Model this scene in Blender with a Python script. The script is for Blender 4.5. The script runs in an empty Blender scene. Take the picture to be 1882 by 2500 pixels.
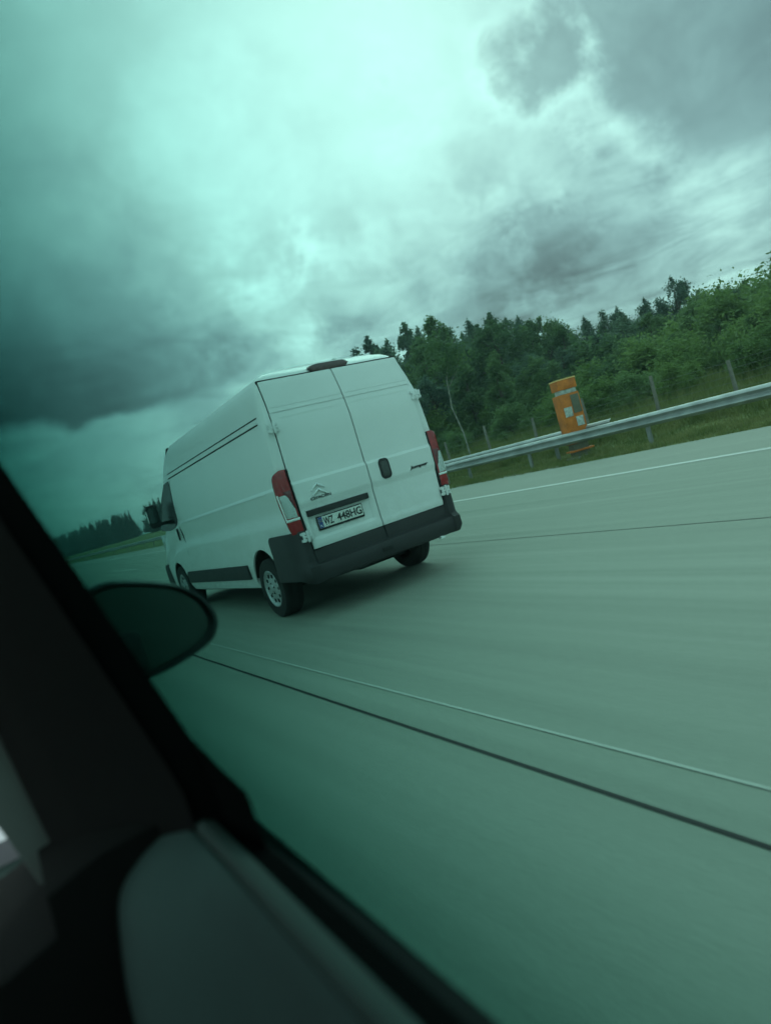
import bpy, bmesh, math, random
import numpy as np
from mathutils import Vector, Matrix
R = math.radians
random.seed(7)
rng = np.random.default_rng(11)
S = bpy.context.scene
COL = S.collection

# ------------------------------------------------------------------ camera
CAM = Vector((-3.6262, -5.9556, 1.3181))
YAW, PITCH, ROLL = .5558, -.0694, -.2821
fw = Vector((math.sin(YAW), math.cos(YAW), 0)); rt = Vector((math.cos(YAW), -math.sin(YAW), 0)); up = Vector((0, 0, 1))
fwd = fw * math.cos(PITCH) + up * math.sin(PITCH); up2 = up * math.cos(PITCH) - fw * math.sin(PITCH)
r_ = rt * math.cos(ROLL) + up2 * math.sin(ROLL); u_ = up2 * math.cos(ROLL) - rt * math.sin(ROLL)
cd = bpy.data.cameras.new('camera'); cam = bpy.data.objects.new('camera', cd); COL.objects.link(cam)
cam.matrix_world = Matrix(((r_.x, u_.x, -fwd.x, CAM.x), (r_.y, u_.y, -fwd.y, CAM.y), (r_.z, u_.z, -fwd.z, CAM.z), (0, 0, 0, 1)))
cd.sensor_fit = 'VERTICAL'; cd.sensor_height = 24; cd.lens = 24 * 1617.95 / 2500
cd.clip_start = .01; cd.clip_end = 5000
S.camera = cam
cd.dof.use_dof = True; cd.dof.focus_distance = 10.5; cd.dof.aperture_fstop = 1.5   # the near door and mirror are out of focus

# ------------------------------------------------------------------ exposure, sky, sun
S.view_settings.view_transform = 'Standard'; S.view_settings.look = 'None'
S.view_settings.gamma = 1; S.view_settings.exposure = 1.4
S.cycles.max_bounces = 8; S.cycles.transparent_max_bounces = 24
S.cycles.use_denoising = True
SUN_B, SUN_E = 42, 38


def dirv(b, e):
    b, e = R(b), R(e)
    return Vector((math.sin(b) * math.cos(e), math.cos(b) * math.cos(e), math.sin(e)))


W = bpy.data.worlds.new('World'); S.world = W; W.use_nodes = True
nt = W.node_tree; nt.nodes.clear()


def N(t, **k):
    n = nt.nodes.new(t)
    for a, b in k.items(): setattr(n, a, b)
    return n


def val(sock, v):
    if isinstance(v, bpy.types.NodeSocket): nt.links.new(v, sock)
    else: sock.default_value = v


def M(op, a, b=0., c=0.):
    n = N('ShaderNodeMath', operation=op); val(n.inputs[0], a); val(n.inputs[1], b); val(n.inputs[2], c)
    return n.outputs[0]


def sstep(x, lo, hi):
    n = N('ShaderNodeMapRange', interpolation_type='SMOOTHSTEP'); val(n.inputs[0], x)
    n.inputs[1].default_value = lo; n.inputs[2].default_value = hi; n.inputs[3].default_value = 0; n.inputs[4].default_value = 1
    return n.outputs[0]


tc = N('ShaderNodeTexCoord')
sep = N('ShaderNodeSeparateXYZ'); nt.links.new(tc.outputs['Generated'], sep.inputs[0])
# cloud deck coordinates: the direction projected on a flat layer overhead
den = M('ADD', M('MAXIMUM', sep.outputs[2], 0.0), .10)
cmb = N('ShaderNodeCombineXYZ'); val(cmb.inputs[0], M('DIVIDE', sep.outputs[0], den)); val(cmb.inputs[1], M('DIVIDE', sep.outputs[1], den))


def noise(vec, sc, det, rough, dist=0., off=(0, 0, 0)):
    mp = N('ShaderNodeMapping'); nt.links.new(vec, mp.inputs[0]); mp.inputs[1].default_value = off
    n = N('ShaderNodeTexNoise'); nt.links.new(mp.outputs[0], n.inputs['Vector'])
    n.inputs['Scale'].default_value = sc; n.inputs['Detail'].default_value = det; n.inputs['Roughness'].default_value = rough; n.inputs['Distortion'].default_value = dist
    return n


wn = noise(tc.outputs['Generated'], 5.0, 7, .6, .1, (3, 1, 7))
wv = N('ShaderNodeVectorMath', operation='SUBTRACT'); nt.links.new(wn.outputs['Color'], wv.inputs[0]); wv.inputs[1].default_value = (.5, .5, .5)
ws = N('ShaderNodeVectorMath', operation='SCALE'); nt.links.new(wv.outputs[0], ws.inputs[0]); ws.inputs['Scale'].default_value = .06
wd = N('ShaderNodeVectorMath', operation='ADD'); nt.links.new(tc.outputs['Generated'], wd.inputs[0]); nt.links.new(ws.outputs[0], wd.inputs[1])


def blob(b, e, rad, soft=1.0, warped=True):
    d = N('ShaderNodeVectorMath', operation='DOT_PRODUCT'); nt.links.new((wd if warped else tc).outputs[0], d.inputs[0]); d.inputs[1].default_value = dirv(b, e)
    return sstep(d.outputs['Value'], math.cos(R(rad * (1 + soft * .6))), math.cos(R(rad * max(.05, 1 - soft * .8))))


def noise_blobs():
    acc = .30
    # (bearing, elevation, radius in degrees, strength, softness): clouds and bright gaps, plus one added brightening patch
    for b, e, rad, s, soft in SKY:
        acc = M('ADD', acc, M('MULTIPLY', blob(b, e, rad, soft), s))
    return acc


SKY = [(42, 38, 20, .22, 1), (40, 27, 12, .08, 1), (31, 21, 9, .03, 1), (17, 33, 12, .03, 1), (12, 24, 8, .03, 1), (27, 13, 5, .14, .9),
       (55.5, 22.3, 3.5, .05, 1), (66, 24, 12, -.05, 1),
       (46, 12.5, 6, -.15, 1), (53, 10.0, 6, -.12, 1), (34, 18, 5, -.03, .8), (48, 19, 4, -.05, .8), (61, 15, 4, .03, 1), (52, 17.5, 3, .05, 1), (33, 14, 3.5, .06, 1), (40, 13, 2.5, .05, 1),
       (23, 24, 7, .07, 1), (3, 17, 8, -.05, 1), (10, 5, 6, .08, .9), (215, 30, 60, .26, 1)]  # last entry: unseen bright patch behind the camera, added to lift the van's rear
base = noise_blobs()
n1 = noise(cmb.outputs[0], 1.7, 9, .6, .5, (1.3, 4.1, 0))
n2 = noise(tc.outputs['Generated'], 6.5, 9, .58, .5, (7.7, 2.2, 1.5))
nn = M('ADD', M('MULTIPLY', M('SUBTRACT', n1.outputs[0], .5), 2.6), M('MULTIPLY', M('SUBTRACT', n2.outputs[0], .5), 1.6))
soft = M('SUBTRACT', 1., M('MULTIPLY', blob(40, 34, 17, 1), .80))
az = M('ARCTAN2', sep.outputs[0], sep.outputs[1])
soft = M('MULTIPLY', soft, M('ADD', .35, M('MULTIPLY', sstep(az, R(14), R(36)), .65)))
lum = M('MULTIPLY', base, M('ADD', 1., M('MULTIPLY', nn, soft)))
# heavy cloud bank ahead with a ragged flat base about ten degrees up
edge = M('ADD', sep.outputs[2], M('MULTIPLY', M('SUBTRACT', n2.outputs[0], .5), .10))
bank_h = M('MULTIPLY', sstep(edge, .158, .182), M('SUBTRACT', 1., sstep(edge, .17, .38)))
az = M('ARCTAN2', sep.outputs[0], sep.outputs[1])
bank_a = M('SUBTRACT', 1., sstep(M('ADD', az, M('MULTIPLY', M('SUBTRACT', n2.outputs[0], .5), .25)), R(13), R(27)))
bank = M('MULTIPLY', bank_h, bank_a)
lum = M('MULTIPLY', lum, M('SUBTRACT', 1., M('MULTIPLY', bank, .80)))
# grey cumulus high on the right, with billowy edges and brighter rims
fine = noise(tc.outputs['Generated'], 8, 10, .62, .3, (1.1, 5.2, 3.3))
ns = M('ADD', M('MULTIPLY', M('SUBTRACT', fine.outputs[0], .5), 1.7), M('MULTIPLY', M('SUBTRACT', n2.outputs[0], .5), 1.1))
fld = M('ADD', M('MULTIPLY', blob(67, 24.5, 9.5, .7, False), 1.0), M('MULTIPLY', blob(52.0, 25.5, 3.2, 1, False), .50))
fld = M('ADD', fld, ns)
cum = sstep(fld, .28, .78); rim = M('MULTIPLY', sstep(fld, .05, .35), M('SUBTRACT', 1., cum))
lum = M('ADD', lum, M('MULTIPLY', M('MULTIPLY', rim, .07), blob(58, 22, 12, 1, False)))
inner = M('ADD', .175, M('ADD', M('MULTIPLY', M('SUBTRACT', fine.outputs[0], .5), .22), M('MULTIPLY', M('SUBTRACT', n2.outputs[0], .5), .18)))
lum = M('ADD', M('MULTIPLY', lum, M('SUBTRACT', 1., M('MULTIPLY', cum, .85))), M('MULTIPLY', cum, M('MULTIPLY', inner, .85)))
lum = M('MAXIMUM', lum, .06)
hue = N('ShaderNodeMix', data_type='RGBA'); nt.links.new(sstep(lum, .15, .5), hue.inputs[0]); hue.inputs[6].default_value = (.68, 1.0, .99, 1); hue.inputs[7].default_value = (.72, 1.0, .93, 1)
ramp = N('ShaderNodeVectorMath', operation='SCALE'); nt.links.new(hue.outputs[2], ramp.inputs[0]); nt.links.new(lum, ramp.inputs['Scale'])
sky = N('ShaderNodeTexSky', sky_type='NISHITA'); sky.sun_disc = False; sky.sun_elevation = R(SUN_E); sky.sun_rotation = R(SUN_B)
bg1 = N('ShaderNodeBackground'); nt.links.new(sky.outputs[0], bg1.inputs[0]); bg1.inputs[1].default_value = .08
bg2 = N('ShaderNodeBackground'); nt.links.new(ramp.outputs[0], bg2.inputs[0]); bg2.inputs[1].default_value = 1.0
mx = N('ShaderNodeMixShader'); mx.inputs[0].default_value = .93; nt.links.new(bg1.outputs[0], mx.inputs[1]); nt.links.new(bg2.outputs[0], mx.inputs[2])
wo = N('ShaderNodeOutputWorld'); nt.links.new(mx.outputs[0], wo.inputs[0])

sl = bpy.data.lights.new('sun', 'SUN'); sl.energy = .5; sl.angle = R(38); sl.color = (.80, 1, .88)
so = bpy.data.objects.new('sun', sl); COL.objects.link(so); so.rotation_euler = dirv(SUN_B, SUN_E).to_track_quat('Z', 'Y').to_euler()


# ------------------------------------------------------------------ materials
def mat(name, col, rough=.6, metal=0., spec=.5, bump=None, var=None, coat=0., trans=0.):
    """Principled material with a little procedural variation of its own. var = (scale, amount), bump = (scale, strength)"""
    m = bpy.data.materials.new(name); m.use_nodes = True; t = m.node_tree; b = t.nodes['Principled BSDF']
    b.inputs['Base Color'].default_value = (*col, 1); b.inputs['Roughness'].default_value = rough; b.inputs['Metallic'].default_value = metal
    b.inputs['Specular IOR Level'].default_value = spec; b.inputs['Coat Weight'].default_value = coat
    co = t.nodes.new('ShaderNodeTexCoord')
    if var:
        n = t.nodes.new('ShaderNodeTexNoise'); n.inputs['Scale'].default_value = var[0]; n.inputs['Detail'].default_value = 6
        t.links.new(co.outputs['Object'], n.inputs['Vector'])
        mr = t.nodes.new('ShaderNodeMapRange'); mr.inputs[1].default_value = .3; mr.inputs[2].default_value = .7
        mr.inputs[3].default_value = 1 - var[1]; mr.inputs[4].default_value = 1 + var[1] * .6; t.links.new(n.outputs[0], mr.inputs[0])
        h = t.nodes.new('ShaderNodeHueSaturation'); h.inputs['Color'].default_value = (*col, 1); t.links.new(mr.outputs[0], h.inputs['Value']); t.links.new(h.outputs[0], b.inputs['Base Color'])
        m2 = t.nodes.new('ShaderNodeMapRange'); m2.inputs[3].default_value = max(0, rough - .1); m2.inputs[4].default_value = min(1, rough + .12)
        t.links.new(n.outputs[0], m2.inputs[0]); t.links.new(m2.outputs[0], b.inputs['Roughness'])
    if bump:
        n = t.nodes.new('ShaderNodeTexNoise'); n.inputs['Scale'].default_value = bump[0]; n.inputs['Detail'].default_value = 4
        t.links.new(co.outputs['Object'], n.inputs['Vector'])
        bp = t.nodes.new('ShaderNodeBump'); bp.inputs['Strength'].default_value = bump[1]; bp.inputs['Distance'].default_value = .01
        t.links.new(n.outputs[0], bp.inputs['Height']); t.links.new(bp.outputs[0], b.inputs['Normal'])
    return m


def streaks(name, stops, sx, sy, rough=.9, bumpk=.3, second=None):
    """Ground-like material: noise drawn out along the road (world Y), plus fine grain."""
    m = bpy.data.materials.new(name); m.use_nodes = True; t = m.node_tree; b = t.nodes['Principled BSDF']; b.inputs['Roughness'].default_value = rough
    b.inputs['Specular IOR Level'].default_value = .25
    co = t.nodes.new('ShaderNodeTexCoord')
    def nz(scx, scy, sc, det):
        mp = t.nodes.new('ShaderNodeMapping'); mp.inputs[3].default_value = (scx, scy, 1); t.links.new(co.outputs['Object'], mp.inputs[0])
        n = t.nodes.new('ShaderNodeTexNoise'); n.inputs['Scale'].default_value = sc; n.inputs['Detail'].default_value = det; n.inputs['Roughness'].default_value = .6
        t.links.new(mp.outputs[0], n.inputs['Vector']); return n
    a = nz(sx, sy, 1, 8); c = nz(1.5, .015, 1, 3); g = nz(1, .25, 60, 2)
    def mt(op, x, y):
        q = t.nodes.new('ShaderNodeMath'); q.operation = op
        for i, v in enumerate((x, y)):
            if isinstance(v, float): q.inputs[i].default_value = v
            else: t.links.new(v, q.inputs[i])
        return q.outputs[0]
    s = mt('ADD', mt('MULTIPLY', a.outputs[0], .55), mt('ADD', mt('MULTIPLY', c.outputs[0], .3), mt('MULTIPLY', g.outputs[0], .15)))
    rp = t.nodes.new('ShaderNodeValToRGB'); t.links.new(s, rp.inputs[0]); e = rp.color_ramp.elements
    e[0].position = .36; e[0].color = (*stops[0], 1); e[1].position = .64; e[1].color = (*stops[-1], 1)
    for i, cc in enumerate(stops[1:-1]):
        q = e.new(.36 + .28 * (i + 1) / (len(stops) - 1)); q.color = (*cc, 1)
    t.links.new(rp.outputs[0], b.inputs['Base Color'])
    bp = t.nodes.new('ShaderNodeBump'); bp.inputs['Strength'].default_value = bumpk; bp.inputs['Distance'].default_value = .01
    t.links.new(g.outputs[0], bp.inputs['Height']); t.links.new(bp.outputs[0], b.inputs['Normal'])
    return m


def leafmat(name, cols, tr=.25):
    m = bpy.data.materials.new(name); m.use_nodes = True; t = m.node_tree; b = t.nodes['Principled BSDF']; o = t.nodes['Material Output']
    b.inputs['Roughness'].default_value = .65; b.inputs['Specular IOR Level'].default_value = .25
    co = t.nodes.new('ShaderNodeTexCoord'); n = t.nodes.new('ShaderNodeTexNoise'); n.inputs['Scale'].default_value = 1.4; n.inputs['Detail'].default_value = 5
    t.links.new(co.outputs['Object'], n.inputs['Vector'])
    oi = t.nodes.new('ShaderNodeObjectInfo'); ad = t.nodes.new('ShaderNodeMath'); ad.operation = 'MULTIPLY_ADD'; ad.inputs[1].default_value = .35
    t.links.new(oi.outputs['Random'], ad.inputs[0]); 
    a2 = t.nodes.new('ShaderNodeMath'); a2.operation = 'SUBTRACT'; a2.inputs[1].default_value = .17; t.links.new(n.outputs[0], a2.inputs[0]); t.links.new(a2.outputs[0], ad.inputs[2])
    rp = t.nodes.new('ShaderNodeValToRGB'); t.links.new(ad.outputs[0], rp.inputs[0]); e = rp.color_ramp.elements
    e[0].position = .3; e[0].color = (*cols[0], 1); e[1].position = .72; e[1].color = (*cols[-1], 1)
    if len(cols) > 2: q = e.new(.5); q.color = (*cols[1], 1)
    t.links.new(rp.outputs[0], b.inputs['Base Color'])
    ts = t.nodes.new('ShaderNodeBsdfTranslucent'); t.links.new(rp.outputs[0], ts.inputs[0])
    mxs = t.nodes.new('ShaderNodeMixShader'); mxs.inputs[0].default_value = tr
    t.links.new(b.outputs[0], mxs.inputs[1]); t.links.new(ts.outputs[0], mxs.inputs[2]); t.links.new(mxs.outputs[0], o.inputs[0])
    return m


WHITE = mat('van_white_paint', (.80, .81, .82), .34, coat=.25, var=(1.2, .05))
def grime(m):
    """dried road spray: blotchy film on the lower panels, in object space"""
    t = m.node_tree; b = t.nodes['Principled BSDF']; src = b.inputs['Base Color'].links[0].from_socket
    co = t.nodes.new('ShaderNodeTexCoord'); sp = t.nodes.new('ShaderNodeSeparateXYZ'); t.links.new(co.outputs['Object'], sp.inputs[0])
    n = t.nodes.new('ShaderNodeTexNoise'); n.inputs['Scale'].default_value = 5; n.inputs['Detail'].default_value = 8; n.inputs['Roughness'].default_value = .7; t.links.new(co.outputs['Object'], n.inputs['Vector'])
    a = t.nodes.new('ShaderNodeMapRange'); a.inputs[1].default_value = 1.5; a.inputs[2].default_value = .35; a.inputs[3].default_value = 0; a.inputs[4].default_value = .45; t.links.new(sp.outputs[2], a.inputs[0])
    m2 = t.nodes.new('ShaderNodeMapRange'); m2.inputs[1].default_value = .38; m2.inputs[2].default_value = .75; t.links.new(n.outputs[0], m2.inputs[0])
    mu = t.nodes.new('ShaderNodeMath'); mu.operation = 'MULTIPLY'; t.links.new(a.outputs[0], mu.inputs[0]); t.links.new(m2.outputs[0], mu.inputs[1])
    mx_ = t.nodes.new('ShaderNodeMix'); mx_.data_type = 'RGBA'; t.links.new(mu.outputs[0], mx_.inputs[0]); t.links.new(src, mx_.inputs[6]); mx_.inputs[7].default_value = (.36, .35, .31, 1)
    t.links.new(mx_.outputs[2], b.inputs['Base Color'])


grime(WHITE)
BLACKP = mat('black_bumper_plastic', (.028, .026, .029), .6, bump=(300, .2), var=(3, .2))
RUBBER = mat('tyre_rubber', (.02, .02, .02), .85, var=(8, .3))
SEAM = mat('panel_gap_shadow_rubber', (.012, .012, .013), .9)
DARKG = mat('dark_glass', (.010, .013, .014), .25, spec=.25)
HUB = mat('hubcap_silver', (.48, .50, .51), .38, .6, var=(6, .15))
CHROME = mat('chrome', (.75, .76, .78), .16, 1.)
RED = mat('red_lens', (.34, .012, .018), .18, coat=.6, var=(30, .25))
REDD = mat('dark_red_lens', (.14, .02, .028), .25, coat=.5, var=(20, .2))
CLEAR = mat('pale_lens', (.55, .60, .60), .12, coat=.8, var=(60, .3))
LENSW = mat('white_lens_edge', (.85, .88, .88), .2)
PLATE = mat('plate_white', (.78, .79, .76), .4, var=(14, .08))
PLATEB = mat('plate_blue', (.02, .06, .28), .4)
INK = mat('plate_ink', (.02, .02, .022), .5)
UNDER = mat('underbody_grime', (.02, .02, .02), .9, var=(4, .4))
GALV = mat('galvanised_steel', (.42, .44, .44), .42, .55, var=(2.5, .25), bump=(60, .1))
GALVP = mat('galvanised_post', (.30, .31, .31), .55, .4, var=(4, .3))
WOODP = mat('weathered_post_wood', (.21, .20, .17), .9, var=(6, .35), bump=(40, .5))
WIRE = mat('fence_wire', (.22, .23, .22), .6, .5)
ORANGE = mat('orange_enamel', (.62, .17, .02), .6, var=(5, .35), bump=(30, .2))
PANELW = mat('white_panel', (.48, .52, .49), .6, var=(14, .45))
PANELG = mat('dull_olive_panel', (.13, .13, .09), .6, var=(6, .2))
BARK = mat('bark', (.10, .085, .07), .95, var=(5, .4), bump=(20, .6))
BIRCH = mat('pale_bark', (.27, .27, .23), .85, var=(7, .5), bump=(20, .4))
TRIM = mat('interior_black_trim', (.010, .010, .010), .9, bump=(500, .15), var=(2, .2), spec=.12)
TRIM2 = mat('interior_door_card_teal_lit', (.048, .080, .077), .95, bump=(300, .3), var=(3, .15), spec=.12)  # teal of the tinted light and lens glare is put into the colour
TRIM3 = mat('interior_trim_teal_lit', (.045, .068, .064), .9, bump=(400, .2), var=(3, .15), spec=.12)  # same teal window light worked into this trim colour
SEAL = mat('window_seal_rubber', (.004, .005, .005), .7, spec=0.)
SILL = mat('door_shoulder_paint', (.016, .020, .020), .5, var=(2, .1), spec=0.)
CARP = mat('bonnet_paint', (.50, .44, .50), .35, coat=.5, var=(1.5, .1))
MIRR = mat('mirror_glass', (.12, .14, .14), .06, 1.)
HOUSING = mat('mirror_housing_plastic', (.032, .035, .036), .32, bump=(400, .1), var=(6, .2))

ROAD = streaks('worn_concrete', [(.235, .264, .226), (.275, .306, .262), (.318, .346, .300)], 5, .10, bumpk=.25)
SHOULD = streaks('shoulder_concrete', [(.275, .295, .255), (.32, .34, .295)], 3, .12, bumpk=.25)
JOINT = mat('joint_tar', (.02, .02, .02), .8)
JOINTL = streaks('pale_joint_line', [(.36, .39, .35), (.52, .55, .50)], 60, .8)
PAINT = streaks('road_paint', [(.45, .46, .44), (.72, .73, .70)], 30, 1.0)
GRASSG = streaks('verge_soil_grass', [(.075, .105, .030), (.125, .155, .050), (.175, .195, .080)], 4, .5, bumpk=.6)
GRASS = leafmat('grass_blades', [(.08, .12, .03), (.15, .19, .06), (.24, .25, .10)], .3)
LEAFD = leafmat('leaves_dark_green', [(0.078, 0.130, 0.104), (0.111, 0.182, 0.124), (0.156, 0.234, 0.146)], .4)
LEAFM = leafmat('leaves_mid_green', [(0.078, 0.143, 0.068), (0.124, 0.208, 0.081), (0.169, 0.267, 0.104)], .4)
LEAFB = leafmat('leaves_fresh_green', [(0.085, 0.156, 0.055), (0.137, 0.227, 0.068), (0.189, 0.286, 0.091)], .4)
NEEDLE = leafmat('needles_dark', [(.022, .040, .032), (.034, .058, .042), (.045, .072, .050)], .1)


# window tint: the pane is a solid sheet whose volume soaks up light along the way through it, so it darkens where one looks along it
TINT = bpy.data.materials.new('tinted_glass_volume'); TINT.use_nodes = True; t = TINT.node_tree; t.nodes.clear()
TK = Vector((.57, .335, .36)); TH = .004
o_ = t.nodes.new('ShaderNodeOutputMaterial'); va = t.nodes.new('ShaderNodeVolumeAbsorption')
dn = TK.x / TH / .999; va.inputs['Density'].default_value = dn
va.inputs['Color'].default_value = (.001, 1 - TK.y / TH / dn, 1 - TK.z / TH / dn, 1); t.links.new(va.outputs[0], o_.inputs['Volume'])


# ------------------------------------------------------------------ mesh helpers
def link(name, me, m, parent=None, loc=None):
    o = bpy.data.objects.new(name, me); COL.objects.link(o)
    for x in (m if isinstance(m, (list, tuple)) else [m]): me.materials.append(x)
    if parent: o.parent = parent
    if loc: o.location = loc
    return o


def finish(bm, name, m, parent=None, smooth=None, loc=None, bevel=0.):
    bm.normal_update()
    bmesh.ops.recalc_face_normals(bm, faces=bm.faces)
    if bevel:
        es = [e for e in bm.edges if len(e.link_faces) == 2 and e.calc_face_angle(0) > .5]
        bmesh.ops.bevel(bm, geom=es, offset=bevel, segments=2, affect='EDGES', profile=.6)
        if smooth is None: smooth = 40
    if smooth:
        for f in bm.faces: f.smooth = True
        for e in bm.edges:
            if len(e.link_faces) == 2 and e.calc_face_angle(0) > R(smooth): e.smooth = False
    me = bpy.data.meshes.new(name); bm.to_mesh(me); bm.free()
    return link(name, me, m, parent, loc)


def tag(o, label=None, cat=None, group=None, kind=None):
    if label: o['label'] = label
    if cat: o['category'] = cat
    if group: o['group'] = group
    if kind: o['kind'] = kind
    return o


def empty(name, loc, rot=(0, 0, 0)):
    o = bpy.data.objects.new(name, None); COL.objects.link(o); o.location = loc; o.rotation_euler = rot; o.empty_display_size = .3
    return o


def box(bm, x0, x1, y0, y1, z0, z1, mtx=None):
    v = [bm.verts.new((x, y, z)) for z in (z0, z1) for y in (y0, y1) for x in (x0, x1)]
    if mtx is not None:
        for q in v: q.co = mtx @ q.co
    for f in ((0, 1, 3, 2), (4, 6, 7, 5), (0, 4, 5, 1), (2, 3, 7, 6), (0, 2, 6, 4), (1, 5, 7, 3)): bm.faces.new([v[i] for i in f])


def loft(bm, rings, closed=True, caps=True):
    vr = [[bm.verts.new(p) for p in r] for r in rings]; n = len(vr[0])
    for a, b in zip(vr, vr[1:]):
        for i in range(n if closed else n - 1):
            j = (i + 1) % n
            try: bm.faces.new((a[i], a[j], b[j], b[i]))
            except ValueError: pass
    if caps and closed:
        bm.faces.new(vr[0][::-1]); bm.faces.new(vr[-1])
    return vr


def tube(bm, pts, radii, seg=8):
    rings = []
    for i, p in enumerate(pts):
        p = Vector(p); d = (Vector(pts[min(i + 1, len(pts) - 1)]) - Vector(pts[max(i - 1, 0)])).normalized()
        a = d.orthogonal().normalized() if i == 0 else (a - d * a.dot(d)).normalized()
        b = d.cross(a); r = radii[i] if isinstance(radii, (list, tuple)) else radii
        rings.append([p + (a * math.cos(2 * math.pi * k / seg) + b * math.sin(2 * math.pi * k / seg)) * r for k in range(seg)])
    loft(bm, rings)


def lathe_x(bm, prof, seg=48, closed=False):
    """profile of (x, radius) turned about the X axis"""
    rings = [[(x, r * math.cos(2 * math.pi * k / seg), r * math.sin(2 * math.pi * k / seg)) for k in range(seg)] for x, r in prof]
    loft(bm, rings, caps=False)


def plate_xz(bm, pts, y, th, lean=0.):
    """flat polygon (x, z) facing -Y, given thickness towards +Y"""
    a = [bm.verts.new((x, y, z)) for x, z in pts]; b = [bm.verts.new((x, y + th, z)) for x, z in pts]
    bm.faces.new(a); bm.faces.new(b[::-1])
    for i in range(len(a)):
        j = (i + 1) % len(a); bm.faces.new((a[j], a[i], b[i], b[j]))


def text_mesh(s, size, depth=.002, bold=0., shear=0.):
    c = bpy.data.curves.new('t', 'FONT'); c.body = s; c.size = size; c.extrude = depth; c.offset = bold; c.shear = shear; c.align_x = 'LEFT'
    o = bpy.data.objects.new('t', c); COL.objects.link(o); bpy.context.view_layer.update()
    dg = bpy.context.evaluated_depsgraph_get(); me = bpy.data.meshes.new_from_object(o.evaluated_get(dg))
    bpy.data.objects.remove(o); bpy.data.curves.remove(c)
    return me


def text(name, s, parent, m, x0, x1, z0, z1, y, depth=.002, bold=0., shear=0.):
    """writing fitted to the rectangle x0..x1, z0..z1 on a face that looks to -Y"""
    me = text_mesh(s, 1., .02, bold, shear); co = np.array([v.co for v in me.vertices]); lo, hi = co.min(0), co.max(0)
    sx, sz = (x1 - x0) / (hi[0] - lo[0]), (z1 - z0) / (hi[1] - lo[1])
    for v in me.vertices:
        c = v.co.copy(); v.co = (x0 + (c.x - lo[0]) * sx, y - (c.z - lo[2]) / (hi[2] - lo[2]) * depth, z0 + (c.y - lo[1]) * sz)
    return link(name, me, m, parent)


def spline(pts, n):
    """Catmull-Rom through 2-D or 3-D points"""
    P = [np.array(p, float) for p in pts]; P = [2 * P[0] - P[1]] + P + [2 * P[-1] - P[-2]]; out = []
    for i in range(1, len(P) - 2):
        for k in range(n):
            t_ = k / n
            out.append(.5 * ((2 * P[i]) + (-P[i - 1] + P[i + 1]) * t_ + (2 * P[i - 1] - 5 * P[i] + 4 * P[i + 1] - P[i + 2]) * t_ ** 2 + (-P[i - 1] + 3 * P[i] - 3 * P[i + 1] + P[i + 2]) * t_ ** 3))
    out.append(P[-2]); return out


# ================================================================== SETTING
def sheet(name, xs, zs, y0, y1, m, ny=1, kind='structure'):
    bm = bmesh.new(); ys = [y0 + (y1 - y0) * i / ny for i in range(ny + 1)]
    g = [[bm.verts.new((x, y, z)) for x, z in zip(xs, zs)] for y in ys]
    for a, b in zip(g, g[1:]):
        for i in range(len(xs) - 1): bm.faces.new((a[i], a[i + 1], b[i + 1], b[i]))
    o = finish(bm, name, m, smooth=30); o['kind'] = kind; return o


sheet('ground', [-1500, -60, -20, -14, 9.0, 10.9, 13.5, 17, 30, 60, 1500], [-.5, -.3, -.1, -.02, -.02, .02, .40, .85, 1.0, 1.0, 1.0], -600, 2500, GRASSG, 60)
sheet('road', [-10.5, 6.3], [0, 0], -300, 1200, ROAD, 30)
sheet('road_shoulder', [6.302, 9.25], [0, -.006], -300, 1200, SHOULD, 30)
sheet('paved_bay', [9.252, 10.15], [-.006, -.002], 6.3, 17.0, SHOULD, 4)
z = .004
sheet('edge_line', [6.02, 6.20], [z, z], -300, 1200, PAINT)
sheet('pavement_joint', [-2.062, -2.043], [z, z], -300, 400, JOINT)
sheet('pale_joint_line', [-1.80, -1.783], [z, z], -300, 400, JOINTL)
sheet('lane_joint', [1.845, 1.858], [z * 1.0, z * 1.0], -300, 400, JOINT)
bm = bmesh.new()
for k in range(-14, 30):
    y0 = 22.6 + k * 12.0
    if k in (-2, -1): continue
    if -20 < y0 < 20: continue
    for q in ((1.80, 1.90),):
        v = [bm.verts.new(p) for p in ((q[0], y0, .008), (q[1], y0, .008), (q[1], y0 + 5.6, .008), (q[0], y0 + 5.6, .008))]; bm.faces.new(v)
o = finish(bm, 'lane_marking', PAINT); o['kind'] = 'structure'


def ground_z(x):
    return float(np.interp(x, [9.0, 10.9, 13.5, 17, 30, 60], [-.02, .02, .40, .85, 1.0, 1.0]))


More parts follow.
